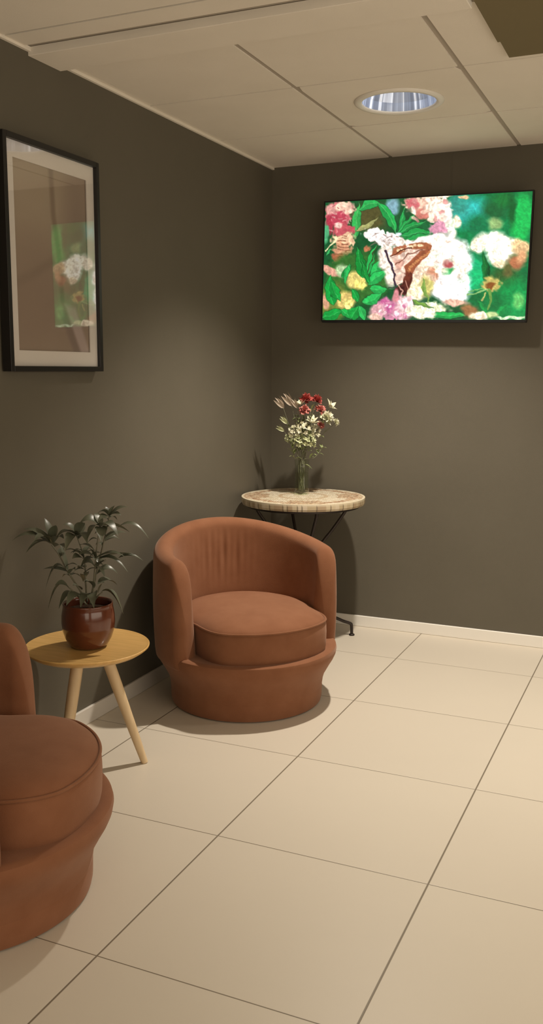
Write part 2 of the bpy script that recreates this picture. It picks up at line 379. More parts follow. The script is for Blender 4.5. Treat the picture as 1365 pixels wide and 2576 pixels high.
def tv_picture(u, v):
    """flowers, leaves and a butterfly, drawn in the units of a 1180 x 700 picture"""
    # bilinear corners keep the drawing units
    tl, tr, br, bl = (120, 135), (1302, 78), (1255, 797), (103, 803)
    X = (tl[0]*(1-u)+tr[0]*u)*(1-v)+(bl[0]*(1-u)+br[0]*u)*v
    Y = (tl[1]*(1-u)+tr[1]*u)*(1-v)+(bl[1]*(1-u)+br[1]*u)*v
    X0, Y0 = X, Y
    X = X0+16*(vnoise(X0/38+9, Y0/38+3, 51)-.5)+7*(vnoise(X0/15+9, Y0/15+3, 52)-.5)
    Y = Y0+16*(vnoise(X0/38+19, Y0/38+33, 53)-.5)+7*(vnoise(X0/15+29, Y0/15+3, 54)-.5)
    p = Paint(X, Y, (22, 92, 48)); B = p.blob; Lf = p.leaf; S = p.stroke
    G1, G2, G3, DG = (30, 185, 85), (18, 150, 70), (70, 205, 110), (12, 62, 34)
    # soft far background on the right
    B(1080, 350, 270, 330, (14, 140, 78), .7); B(960, 190, 110, 80, (60, 215, 205), .9); B(900, 160, 60, 60, (60, 170, 150), .9)
    B(1100, 180, 70, 60, (30, 110, 60), .9); B(1010, 260, 70, 60, (20, 130, 80), .9); B(1245, 230, 55, 150, (32, 205, 95), .5, rot=8)
    B(1100, 255, 38, 38, (165, 205, 130), .6); B(1150, 120, 60, 40, (30, 130, 60), .9); B(1190, 180, 22, 90, (20, 105, 50), .8)
    B(985, 560, 70, 110, (25, 205, 135), .6); B(1150, 560, 80, 70, (60, 105, 50), .8); B(1200, 690, 110, 120, (16, 165, 82), .7)
    B(1060, 700, 90, 90, (18, 130, 65), .7); B(1222, 690, 34, 42, (110, 215, 115), .6); B(990, 700, 50, 60, (14, 120, 62), .7)
    # middle top: shadows, blue patch, fan of leaves
    B(400, 215, 130, 80, (92, 88, 48), .6); B(560, 190, 90, 90, (30, 90, 50), .7); B(525, 158, 36, 42, (145, 190, 205), .6)
    B(660, 290, 110, 60, (28, 110, 60), .5)
    for a, b2, w in (((560, 290), (600, 160), 16), ((555, 300), (660, 190), 18), ((560, 305), (720, 235), 20), ((570, 320), (770, 300), 30), ((600, 345), (760, 320), 22)):
        Lf(*a, *b2, w, (38, 172, 82), DG, rib=(120, 220, 140))
    Lf(300, 340, 325, 130, 30, (60, 200, 95), DG, rib=(150, 225, 130)); Lf(325, 170, 470, 150, 28, (50, 195, 95), DG, bend=-18, rib=(120, 220, 130))
    Lf(440, 140, 545, 310, 28, (42, 190, 90), DG, bend=-14, rib=(140, 225, 140)); Lf(300, 300, 450, 210, 16, (190, 190, 120), (60, 70, 40), bend=6)
    # top-left pink cluster
    B(200, 190, 90, 70, (228, 125, 130), .25, rag=.25); B(240, 165, 60, 34, (252, 205, 180), .3, rag=.3, seed=3); B(190, 235, 70, 46, (205, 75, 95), .3, rag=.3, seed=4)
    B(235, 290, 60, 40, (215, 95, 105), .3, rag=.3, seed=5); B(150, 175, 30, 30, (245, 175, 165), .3); B(205, 262, 26, 18, (255, 205, 190), .4); B(145, 260, 22, 50, (190, 60, 80), .5)
    B(235, 345, 72, 40, (246, 200, 160), .25, rag=.3, seed=6); B(225, 400, 55, 45, (235, 170, 130), .3, rag=.3, seed=7); B(215, 450, 50, 28, (214, 110, 80), .4, rag=.3)
    for k in range(9): S([(185+rnd.random()*90, 320+k*15), (215+rnd.random()*60, 315+k*15+rnd.random()*12)], 1.3, (120, 60, 40), .7)
    for k in range(22):
        x, y = 140+rnd.random()*140, 150+rnd.random()*160
        S([(x, y), (x+rnd.uniform(-22, 22), y+rnd.uniform(-14, 14))], 1.6, rnd.choice([(255, 225, 205), (175, 45, 70), (250, 180, 170)]), .6)
    # top-centre pink and cream flowers
    B(715, 150, 118, 52, (250, 200, 175), .25, rag=.25, seed=8); B(638, 140, 36, 32, (232, 120, 125), .4, rag=.3); B(700, 195, 50, 28, (225, 135, 120), .4)
    B(790, 175, 68, 75, (255, 228, 205), .25, rag=.2, seed=9); B(830, 225, 34, 90, (255, 236, 220), .4); B(800, 280, 52, 42, (240, 165, 190), .35, rag=.3, seed=10)
    for k in range(16):
        x, y = 640+rnd.random()*190, 115+rnd.random()*120; B(x, y, 17, 12, rnd.choice([(255, 235, 215), (240, 160, 155), (255, 215, 190)]), .5, rot=rnd.random()*90, a=.8)
    B(893, 245, 27, 34, (246, 226, 190), .4); B(862, 300, 24, 60, (235, 240, 215), .6)
    B(930, 108, 25, 10, (235, 200, 150), .5); B(780, 100, 80, 9, (255, 225, 200), .5)
    # left leaves and peach gaps
    B(320, 560, 190, 150, (60, 120, 50), .3); B(170, 700, 90, 110, (120, 140, 60), .4); B(310, 575, 62, 52, (226, 205, 120), .4); B(245, 690, 62, 52, (236, 205, 120), .4)
    B(150, 525, 62, 22, (240, 175, 150), .35, rot=28); B(128, 690, 28, 50, (238, 178, 140), .4); B(225, 520, 40, 40, (190, 220, 165), .4); B(120, 300, 20, 60, (90, 190, 130), .5)
    for (a, b2, w, bd) in (((345, 560), (315, 385), 34, 5), ((385, 545), (425, 375), 20, -6), ((400, 560), (470, 430), 26, 6), ((380, 600), (505, 520), 30, -8), ((390, 620), (500, 620), 30, 6),
                           ((175, 720), (150, 540), 38, -8), ((165, 590), (215, 700), 30, 10), ((220, 560), (275, 480), 22, 5), ((320, 700), (280, 620), 26, 4), ((350, 705), (460, 640), 28, 10),
                           ((105, 790), (225, 745), 34, 6), ((215, 745), (280, 800), 24, -6), ((280, 800), (330, 720), 36, -8), ((360, 800), (330, 720), 26, 6), ((265, 480), (240, 600), 18, 4), ((350, 470), (395, 600), 24, 8)):
        Lf(*a, *b2, w, rnd.choice([(24, 178, 72), (34, 196, 84), (20, 158, 62), (48, 205, 98)]), (10, 66, 30), bend=bd, rib=(95, 220, 120))
    B(330, 600, 34, 30, (238, 222, 120), .5, rag=.3); B(265, 705, 30, 26, (240, 225, 130), .5, rag=.3); Lf(160, 400, 120, 440, 10, G3, DG)
    S([(120, 410), (180, 350), (190, 320)], 3, (235, 225, 170)); B(370, 395, 22, 20, (205, 130, 90), .5, rag=.3)
    # white ragged flower beside the butterfly
    B(470, 335, 112, 42, (243, 228, 222), .2, rag=.3, seed=12, rot=14); B(410, 305, 44, 24, (250, 240, 232), .3, rag=.3); B(560, 355, 44, 30, (248, 230, 215), .4)
    for k in range(14):
        x, y = 380+rnd.random()*190, 300+rnd.random()*75; S([(x, y), (x+rnd.uniform(10, 34), y+rnd.uniform(-8, 18))], 1.5, (150, 120, 110), .7)
    S([(430, 380), (400, 460), (385, 520)], 2, (60, 80, 40)); B(490, 440, 46, 80, (238, 220, 205), .4); B(520, 520, 40, 90, (240, 225, 205), .4)
    # big over-bright blossoms behind the wing
    B(800, 400, 150, 85, (255, 244, 232), .3); B(880, 470, 100, 110, (255, 248, 240), .35); B(800, 530, 120, 120, (255, 240, 225), .4)
    B(700, 560, 80, 110, (248, 218, 190), .5); p.poly([(600, 360), (770, 310), (880, 330), (800, 470), (640, 430)], (255, 242, 228), 10)
    B(850, 480, 30, 20, (205, 95, 95), .7); B(840, 520, 46, 18, (60, 190, 100), .6); B(760, 545, 30, 46, (232, 160, 125), .7)
    B(860, 625, 112, 88, (255, 253, 250), .25); B(930, 560, 34, 60, (235, 250, 225), .6); B(720, 610, 40, 60, (215, 205, 120), .6); B(655, 640, 52, 60, (252, 232, 190), .4)
    B(885, 700, 70, 20, (245, 190, 165), .6)
    for k in range(60):
        t_ = rnd.random()*6.28; q = rnd.random()**.5; x, y = 830+150*q*cos(t_), 450+130*q*sin(t_)
        B(x, y, rnd.uniform(14, 30), rnd.uniform(8, 18), rnd.choice([(255, 236, 214), (248, 222, 200), (255, 250, 240), (242, 208, 188), (236, 244, 214)]), .8, rot=rnd.random()*180, a=.6)
    # butterfly
    p.poly([(520, 420), (545, 385), (640, 365), (745, 360), (752, 395), (700, 465), (650, 520), (610, 575), (560, 620), (535, 560)], (240, 205, 185), 5)
    p.poly([(518, 430), (528, 392), (600, 372), (612, 388), (600, 415), (560, 430)], (190, 112, 78), 5)
    p.poly([(625, 372), (700, 358), (752, 372), (748, 398), (700, 400), (640, 400)], (178, 104, 68), 5)
    p.poly([(748, 385), (720, 440), (665, 500), (625, 545), (595, 540), (600, 495), (645, 455), (690, 410)], (170, 96, 64), 5)
    p.poly([(630, 520), (645, 560), (625, 620), (600, 665), (560, 655), (545, 615), (580, 590), (595, 550)], (92, 42, 34), 5)
    p.poly([(535, 470), (575, 445), (600, 470), (560, 520)], (228, 175, 155), 8)
    for x, y in ((660, 378), (690, 376), (640, 388), (585, 400), (560, 404)): B(x, y, 13, 9, (252, 215, 170), .5)
    for k in range(12):
        t = k/11; B(735-120*t, 410+110*t, 8, 6, (222, 150, 95), .6)
    S([(520, 432), (590, 400), (640, 395)], 2.4, (90, 40, 28)); S([(485, 400), (515, 470), (540, 560), (545, 640)], 4, (70, 50, 70)); S([(540, 480), (640, 420), (700, 402)], 2, (120, 60, 40), .7)
    S([(505, 612), (545, 608), (575, 590)], 3, (50, 80, 60)); B(610, 560, 22, 30, (120, 55, 40), .6, rag=.4); B(575, 635, 30, 24, (70, 28, 28), .5, rag=.4)
    S([(560, 600), (590, 640), (580, 665)], 2, (225, 170, 150)); S([(600, 580), (620, 630)], 2, (200, 140, 120))
    # pink flower at the bottom
    B(540, 735, 110, 66, (232, 150, 180), .25, rag=.3, seed=15); B(600, 730, 62, 60, (250, 205, 205), .35, rag=.3); B(490, 715, 46, 40, (214, 105, 160), .5, rag=.3); B(440, 750, 46, 44, (240, 180, 185), .4)
    B(550, 660, 20, 36, (235, 150, 155), .5); B(425, 785, 40, 20, (240, 195, 175), .4)
    for k in range(26):
        x, y = 440+rnd.random()*200, 690+rnd.random()*100; B(x, y, 13, 8, rnd.choice([(255, 228, 228), (206, 96, 150), (245, 180, 200), (255, 240, 235)]), .6, rot=rnd.random()*180, a=.7)
    # pale and green run along the bottom
    B(730, 745, 110, 44, (238, 240, 195), .35, rag=.2); Lf(640, 690, 760, 740, 10, (140, 190, 80), DG); Lf(700, 560, 730, 720, 12, (150, 190, 90), None); Lf(740, 770, 940, 775, 26, (32, 195, 88), DG, rib=(110, 220, 130))
    B(700, 770, 70, 26, (245, 235, 205), .4); B(960, 745, 46, 36, (170, 120, 75), .5); B(1010, 775, 50, 22, (245, 225, 190), .4); B(1180, 785, 90, 10, (205, 235, 185), .5)
    # right cream blossoms
    B(1085, 350, 92, 52, (252, 250, 222), .4); B(1010, 375, 42, 48, (245, 235, 205), .4); B(1120, 420, 66, 76, (255, 250, 225), .45); B(1175, 380, 60, 46, (252, 244, 215), .5)
    B(1235, 385, 50, 42, (244, 205, 150), .5); B(1215, 470, 46, 44, (205, 130, 88), .7); B(1245, 440, 30, 40, (235, 175, 125), .6); B(1120, 480, 40, 26, (240, 220, 180), .6); B(1165, 520, 26, 40, (110, 110, 60), .7)
    Lf(1045, 590, 1040, 405, 20, (20, 120, 55), (8, 70, 36), rib=(30, 150, 70)); B(1000, 560, 30, 60, (30, 210, 120), .7, a=.6); Lf(1070, 560, 1055, 470, 10, (14, 90, 44))
    B(1080, 595, 50, 40, (214, 196, 110), .4, rag=.3); B(1075, 600, 22, 18, (150, 90, 40), .5, rag=.4); S([(1070, 620), (1075, 690), (1065, 740)], 5, (120, 170, 80))
    S([(955, 660), (1030, 640), (1060, 620)], 3, (160, 215, 130)); S([(960, 640), (1040, 625)], 2, (120, 200, 110)); S([(1050, 650), (1020, 690)], 3, (190, 190, 110))
    Lf(1070, 770, 1000, 690, 16, (30, 170, 80), None); Lf(1100, 780, 1170, 700, 20, (26, 175, 84), None); B(1085, 770, 30, 16, (200, 220, 150), .6)
    B(560, 312, 16, 12, (200, 220, 220), .5); B(610, 350, 40, 12, (238, 225, 210), .6)
    # fine mottling of everything
    n = vnoise(X/7+40, Y/7+40, 31)*.5+vnoise(X/16+40, Y/16+40, 32)*.5
    C = p.C*(.84+.32*n)[:, None]
    return np.clip(C, 0, 255)

def lin(c):
    c = np.clip(np.asarray(c)/255, 0, 1); return np.where(c <= .04045, c/12.92, ((c+.055)/1.055)**2.4)

# ------------------------------------------------------------------ television
TW, THT = .958, .546
tv = empty('flat_screen_tv', (.795, -.012, 1.795), label='flat wall television showing pink flowers, green leaves and an orange butterfly', cat='television')
tv.rotation_euler = (0, radians(.9), 0)
nx, ny = 440, 250
u, v, f = grid_mesh(nx, ny)
me = bpy.data.meshes.new('screen')
TD = -.088
pts = np.stack([(u-.5)*TW, np.full_like(u, TD), (.5-v)*THT], -1)
me.from_pydata(pts.tolist(), [], f.tolist()); me.update()
c = tv_picture(u, v); L = lin(c); lum = L@np.array([.3, .6, .1])
L = L*(.92+1.0*np.clip((lum-.45)/.5, 0, 1)**2)[:, None]
set_paint(me, L); me.materials.append(M['screen'])
o = bpy.data.objects.new('screen', me); COL.objects.link(o); o.parent = tv
fw_ = MB(); a, b2 = TW/2, THT/2; e = .006
for q in (((-a-e, TD-.003, -b2-e), (-a, TD+.02, b2+e)), ((a, TD-.003, -b2-e), (a+e, TD+.02, b2+e)), ((-a, TD-.003, b2), (a, TD+.02, b2+e)), ((-a, TD-.003, -b2-.012), (a, TD+.02, -b2))):
    fw_.box(*q)
fw_.build('bezel', M['tvblack'], tv, smooth=False)
MB().box((-a-e, TD+.004, -b2-.012), (a+e, TD+.03, b2+e)).box((-.3, TD+.03, -.2), (.3, -.03, .15)).build('housing', M['tvblack'], tv, smooth=False, bevel=.004)
MB().box((-.2, -.03, -.12), (.2, .0115, .12)).build('wall_bracket', M['tvblack'], tv, smooth=False)

# ------------------------------------------------------------------ framed picture on the left wall
# in-plane coordinates: s along +y (towards the back wall), t up
py0, py1, pz0, pz1 = -2.045, -1.574, 1.300, 1.977     # visible mat
pic = empty('framed_picture', (.003, (py0+py1)/2, (pz0+pz1)/2), label='tall framed picture with thin black frame, pale mat and reflective glass', cat='picture')
pic.rotation_euler.z = radians(.55)
W2, H2 = (py1-py0)/2, (pz1-pz0)/2
fb = MB(); fr = .017; D = .034
for q in (((.001, -W2-fr, -H2-fr), (D, -W2, H2+fr)), ((.001, W2, -H2-fr), (D, W2+fr, H2+fr)), ((.001, -W2, H2), (D, W2, H2+fr)), ((.001, -W2, -H2-fr), (D, W2, -H2))):
    fb.box(*q)
fb.build('frame', M['black'], pic, smooth=False, bevel=.0015)
mb = MB(); w, h = W2-.042, H2-.049
x = .020
mb.box((x-.004, -W2, -H2), (x, -w, H2)).box((x-.004, w, -H2), (x, W2, H2)).box((x-.004, -w, h), (x, w, H2)).box((x-.004, -w, -H2), (x, w, -h))
mb.build('mat_board', M['mat_board'], pic, smooth=False)
nx, ny = 120, 180; u, v, f = grid_mesh(nx, ny)
me = bpy.data.meshes.new('print')
me.from_pydata(np.stack([np.full_like(u, .014), (u-.5)*2*(w+.006), (.5-v)*2*(h+.006)], -1).tolist(), [], f.tolist()); me.update()
p = Paint(u*300, v*430, (150, 134, 118))
p.blob(80, 60, 160, 90, (160, 146, 128), 1.2); p.blob(90, 330, 160, 130, (140, 122, 108), 1.2); p.blob(260, 200, 60, 200, (138, 122, 110), 1.0)
p.stroke([(152, 0), (158, 110), (175, 190), (185, 300)], 4, (112, 96, 82), .6, soft=10)
p.poly([(195, 312), (240, 318), (300, 430), (255, 430)], (172, 156, 152), 12, .85); p.poly([(170, 330), (200, 330), (262, 430), (230, 430)], (122, 106, 98), 12, .7)
p.stroke([(0, 275), (60, 255), (150, 215)], 3, (128, 112, 98), .6, soft=14)
set_paint(me, lin(p.C)*1.25); me.materials.append(M['art'])
o = bpy.data.objects.new('print', me); COL.objects.link(o); o.parent = pic
MB().box((.024, -W2, -H2), (.026, W2, H2)).build('glass_pane', M['pane'], pic, smooth=False)

# ------------------------------------------------------------------ tub armchair (local +x = facing)
def shell_mb(R=.358, t=.078, zb=.17, th0=67, off=0.0):
    mb = MB(); v = []; rows = []
    nA = 220; K = 10
    th = []
    span = 360-2*th0
    for i in range(nA+1):
        s = i/nA; s = s-sin(2*pi*s)/(2*pi)*.85; th.append(th0+span*s)
    for a in th:
        e = min(a-th0, 360-th0-a)                       # degrees from the arm end
        d = abs(a-180)                                   # degrees from the back
        H = .594+.084*(.5+.5*cos(pi*min(d/115, 1)))
        q = min(e/14, 1); sh = (1-(1-q)**2.6)**(1/2.4)
        zt = .225+(H-.225)*max(sh, 0)
        k = min(e/8, 1); hw = t/2*math.sqrt(max(1-(1-k)**2, 0))+1e-5
        Rm = R-t/2
        lean = .005*max(0, (zt-.3))/.4
        sec = []
        # outer wall up, rounded rim, inner wall down
        for j in range(9):
            z = zb+(zt-hw-zb)*j/8; bul = .006*sin(pi*j/8)
            sec.append((Rm+hw+lean*j/8+bul, z))
        for j in range(1, K):
            b = pi*j/K; sec.append((Rm+lean+hw*cos(b), zt-hw+hw*sin(b)))
        for j in range(11):
            z = zt-hw-(zt-hw-zb)*j/10
            fold = 0
            dd = a-180
            if abs(dd) < 62 and 0 < j < 10:
                env = max(0, cos(pi*dd/124))*sin(pi*min(1, max(0, (z-.42)/.225)))**.8
                fold = .0045*env*(sin(radians(dd)*62+z*8)+.55*sin(radians(dd)*37-z*10+1))*math.exp(-((dd+4)/21)**2)
            sec.append((Rm-hw+lean*(1-j/10)-.02*(j/10)-fold, z))
        ar = radians(a)
        rows.append([len(v)+i for i in range(len(sec))])
        v += [(off+r*cos(ar), r*sin(ar), z) for r, z in sec]
    f = []
    for A, B in zip(rows, rows[1:]):
        n = len(A)
        for i in range(n): f.append((A[i], A[(i+1) % n], B[(i+1) % n], B[i]))
    f.append(tuple(rows[0])); f.append(tuple(rows[-1][::-1]))
    return mb.add(v, f)

def make_chair():
    c = empty('tub_armchair', (0, 0, 0))
    MB().lathe([(0, .001), (.286, .001), (.296, .006), (.299, .02), (.300, .06), (.2995, .069), (0, .070)], 96).build('base', M['fabric'], c, auto=35)
    # support ring that bulges over the base
    rb = MB().lathe([(0, .068), (.300, .068), (.3012, .075), (.304, .096), (.311, .118), (.322, .138), (.333, .158), (.345, .178), (.353, .196), (.356, .213), (.353, .225), (.345, .2305), (.33, .231), (0, .230)], 128, c=(-.0, 0, 0))
    rb.build('body_ring', M['fabric'], c, auto=35)
    shell_mb().build('backrest', M['fabric'], c, sub=1)
    # seat cushion: round, wider in front between the arm ends
    cu = MB(); v = []; nA = 120; rows = []
    prof = [(.0, .392), (.25, .391), (.5, .388), (.72, .381), (.86, .370), (.94, .358), (.985, .345), (1.0, .330), (1.004, .30), (1.002, .27), (.998, .245), (.985, .226), (.96, .216), (.90, .212), (0, .210)]
    def rc(a):
        d = abs((a+pi) % (2*pi)-pi); d = math.degrees(d)
        s = min(max((d-36)/38, 0), 1); s = s*s*(3-2*s)
        return .340*(1-s)+.268*s
    for r, z in prof:
        if r == 0: rows.append([len(v)]); v.append((0, 0, z))
        else:
            rows.append(list(range(len(v), len(v)+nA)))
            for k in range(nA):
                a = 2*pi*k/nA; q = rc(a)*r
                v.append((q*cos(a)-.012, q*sin(a), z))
    f = []
    for A, B in zip(rows, rows[1:]):
        for k in range(nA):
            k2 = (k+1) % nA
            if len(A) == 1: f.append((A[0], B[k], B[k2]))
            elif len(B) == 1: f.append((A[k], B[0], A[k2]))
            else: f.append((A[k], B[k], B[k2], A[k2]))
    cush = cu.add(v, f).build('seat_cushion', M['fabric'], c)
    ring = [(rc(2*pi*k/nA)*.992*cos(2*pi*k/nA)-.012, rc(2*pi*k/nA)*.992*sin(2*pi*k/nA), .346) for k in range(nA)]
    MB().tube(ring, .0042, 8, closed=True).build('piping', M['fabric'], cush)
    return c

def copy_tree(o, parent=None):
    c = o.copy(); COL.objects.link(c)
    if parent: c.parent = parent
    for ch in list(o.children): copy_tree(ch, c)
    return c

chair1 = make_chair()
chair2 = copy_tree(chair1)
chair1.location = (.413, -1.165, 0); chair1.rotation_euler.z = radians(-39)
tag(chair1, 'rust velvet tub armchair in the corner, in front of the round mosaic table', 'armchair', 'rust tub armchairs')
chair2.location = (.382, -2.705, 0); chair2.rotation_euler.z = radians(31)
tag(chair2, 'rust velvet tub armchair cut off by the left edge, nearest the camera', 'armchair', 'rust tub armchairs')

# ------------------------------------------------------------------ wooden side table
TX, TY, TZ = .228, -1.972, .410
st = empty('side_table', (TX, TY, 0), label='small round side table with golden wooden top on three splayed legs', cat='side table')
CR = radians(23.9)
MB().lathe([(0, TZ-.022), (.150, TZ-.022), (.176, TZ-.019), (.190, TZ-.010), (.1985, TZ-.003), (.199, TZ+.001), (.197, TZ+.003), (.193, TZ+.002), (.188, TZ-.0005), (0, TZ-.0005)], 96).build('tabletop', M['wood_top'], st, auto=50)
MB().lathe([(0, TZ-.045), (.060, TZ-.045), (.065, TZ-.040), (.065, TZ-.021), (0, TZ-.021)], 48).build('leg_hub', M['wood_leg'], st, auto=40)
for k, aa in enumerate((CR+radians(8), CR+radians(128), CR+radians(-112))):
    d = Vector((cos(aa), sin(aa), 0)); top = d*.055+Vector((0, 0, TZ-.026)); bot = d*.176+Vector((0, 0, .001))
    leg = MB().tube([top, top.lerp(bot, .3), top.lerp(bot, .7), bot], [.019, .0185, .015, .0115], 20).build('leg', M['wood_leg'], st, auto=50)

# ------------------------------------------------------------------ potted plant on the side table
PX, PY = .234, -1.972
plant = empty('potted_plant', (PX, PY, TZ), rz=CR, label='leafy grey-green houseplant in a glazed brown pot on the wooden side table', cat='plant')
MB().lathe([(0, 0), (.050, 0), (.058, .003), (.064, .012), (.074, .030), (.082, .055), (.0850, .080), (.0840, .105), (.0805, .125), (.0790, .135), (.0800, .141), (.0785, .1445), (.0755, .143), (.0735, .135), (.076, .11), (.076, .09), (0, .09)], 80).build('pot', M['pot'], plant)
MB().lathe([(0, .122), (.03, .124), (.06, .121), (.0755, .118)], 40).build('soil', M['soil'], plant)
# local frame: x = right as seen from the room, y = towards the wall, z = up.  Pixel helper for laying out stems
PXM = 770.
def pp(u_, v_, y=0.): return Vector(((u_-221)/PXM, y, (1625-v_)/PXM*1.0+.001))
def leaf_mb(mb, p0, p1, w, sag=.02, fold=.25, n=9, twist=0, up=Vector((0, 0, 1))):
    p0 = Vector(p0); p1 = Vector(p1); ax = p1-p0; L = ax.length
    if L < 1e-5: return
    side = ax.cross(up)
    if side.length < .1*L: side = ax.cross(Vector((.3, 1, 0)))
    side.normalize(); nrm = side.cross(ax).normalized()
    if twist: side = (side*cos(twist)+nrm*sin(twist)).normalized(); nrm = side.cross(ax).normalized()
    v = []
    for i in range(n+1):
        t = i/n; c = p0+ax*t+up*(sag*4*t*(1-t))
        hw = w*(sin(pi*min(1, t*.96+.02)**.75))*(1-.15*t)
        if i in (0, n): hw = .0006
        v += [c-side*hw+nrm*hw*fold, c, c+side*hw+nrm*hw*fold]
    f = []
    for i in range(n):
        a = i*3; f += [(a, a+1, a+4, a+3), (a+1, a+2, a+5, a+4)]
    mb.add(v, f)
stems = [
    [(214, 1518, 0), (205, 1490, 0), (172, 1440, .01), (150, 1400, .02), (133, 1375, .02)],
    [(218, 1518, .01), (214, 1470, .02), (212, 1410, .02), (196, 1348, .01)],
    [(228, 1518, -.01), (240, 1460, -.02), (247, 1395, -.02), (255, 1322, 0)],
    [(226, 1518, .02), (238, 1450, .04), (262, 1350, .05), (272, 1305, .05)],
    [(222, 1518, -.02), (200, 1492, -.03), (178, 1470, -.03)],
    [(232, 1518, -.01), (252, 1492, -.03), (262, 1484, -.03)],
]
for s in stems:
    pts = bez([pp(*q) for q in s], 8); n = len(pts)
    MB().tube(pts, [.0034-.0019*i/n for i in range(n)], 8).build('stem', M['stem'], plant)
lb = MB()
LV = [  # base(u,v,y)  tip(u,v,y)  width sag
 ((130,1372,.02),(40,1362,.0),.014,.028), ((132,1370,.02),(62,1338,.03),.013,.016), ((135,1368,.02),(112,1312,.05),.012,.01), ((133,1372,.02),(150,1322,-.01),.013,.01),
 ((133,1372,.02),(82,1385,-.04),.013,.02), ((133,1372,.02),(108,1352,-.07),.015,.02), ((135,1374,.02),(172,1352,-.03),.015,.015), ((140,1380,.02),(180,1370,-.07),.013,.01),
 ((196,1350,.01),(165,1322,.0),.014,.012), ((196,1350,.01),(222,1315,-.02),.013,.012), ((196,1350,.01),(180,1378,-.06),.015,.02), ((198,1350,.01),(232,1362,-.05),.015,.02), ((196,1350,.01),(150,1356,-.03),.016,.02), ((198,1352,.01),(208,1330,.07),.012,.01),
 ((255,1324,0),(208,1318,-.02),.015,.02), ((255,1324,0),(232,1352,-.06),.016,.02), ((255,1326,0),(305,1345,-.04),.016,.028), ((257,1324,0),(325,1342,.02),.013,.012), ((258,1324,0),(240,1296,.03),.012,.01), ((255,1326,0),(268,1352,-.07),.014,.01),
 ((272,1306,.05),(246,1298,.03),.011,.012), ((272,1306,.05),(262,1284,.06),.009,.004), ((272,1306,.05),(286,1280,.05),.010,.004), ((272,1306,.05),(318,1284,.05),.010,.012), ((272,1308,.05),(304,1302,.03),.010,.01), ((274,1308,.05),(252,1312,.0),.012,.01),
 ((290,1338,.03),(372,1358,.02),.009,.034), ((262,1360,.03),(312,1352,.08),.012,.01),
 ((245,1402,-.02),(210,1388,-.05),.014,.012), ((245,1402,-.02),(212,1424,-.05),.013,.016), ((247,1402,-.02),(320,1392,-.05),.013,.014), ((247,1404,-.02),(352,1398,.0),.010,.012), ((247,1410,-.02),(326,1432,-.04),.010,.028), ((245,1402,-.02),(235,1372,-.05),.012,.006), ((300,1402,-.01),(358,1412,.01),.008,.014), ((246,1420,-.02),(272,1440,-.06),.013,.01),
 ((212,1408,.02),(182,1392,.0),.013,.012), ((212,1408,.02),(176,1380,-.03),.013,.012), ((212,1412,.02),(196,1396,-.06),.013,.01), ((213,1420,.02),(238,1436,.03),.013,.012), ((214,1432,.02),(190,1440,.05),.011,.01),
 ((172,1440,.01),(112,1434,.01),.009,.008), ((166,1432,.01),(118,1482,.0),.013,.036), ((172,1442,.01),(150,1376,.04),.008,.01), ((176,1446,.01),(196,1430,-.02),.010,.01),
 ((180,1472,-.03),(128,1528,-.03),.014,.040), ((180,1472,-.03),(152,1462,-.06),.011,.01), ((190,1486,-.02),(160,1520,-.06),.013,.02), ((205,1490,-.02),(182,1508,-.08),.015,.016), ((210,1480,-.02),(196,1462,-.06),.011,.008),
 ((258,1484,-.03),(314,1534,-.05),.019,.030), ((250,1488,-.02),(268,1460,-.03),.012,.01), ((235,1490,-.02),(248,1514,-.08),.015,.018), ((225,1492,-.01),(216,1512,-.08),.014,.015), ((240,1476,-.02),(222,1456,-.05),.013,.01), ((246,1470,.0),(286,1482,.06),.013,.015),
 ((236,1440,.03),(262,1420,.05),.012,.01), ((240,1450,.03),(290,1452,.05),.012,.02), ((258,1370,.05),(296,1372,.08),.012,.012), ((215,1450,.02),(200,1476,.07),.012,.01),
]
for a, b2, w, s in LV:
    leaf_mb(lb, pp(*a), pp(*b2), w*1.3, s, fold=rnd.uniform(.1, .45), twist=rnd.uniform(-.5, .5))
for i in range(26):      # small filler leaves along the stems
    s = rnd.choice(stems[:4]); q = rnd.uniform(.35, 1)*(len(s)-1); k = min(int(q), len(s)-2); t = q-k
    a = pp(*s[k]).lerp(pp(*s[k+1]), t); an = rnd.uniform(0, 2*pi); l = rnd.uniform(.03, .055)
    leaf_mb(lb, a, a+Vector((cos(an)*l, sin(an)*l, rnd.uniform(-.015, .02))), rnd.uniform(.008, .012), .008, fold=.3)
lb.build('foliage', M['leaf'], plant)

# ------------------------------------------------------------------ mosaic table in the corner
MX, MY, MZ, MR = .315, -.335, .700, .292
mt = empty('mosaic_table', (MX, MY, 0), label='round pale mosaic-topped table with curved dark iron legs in the corner', cat='table')
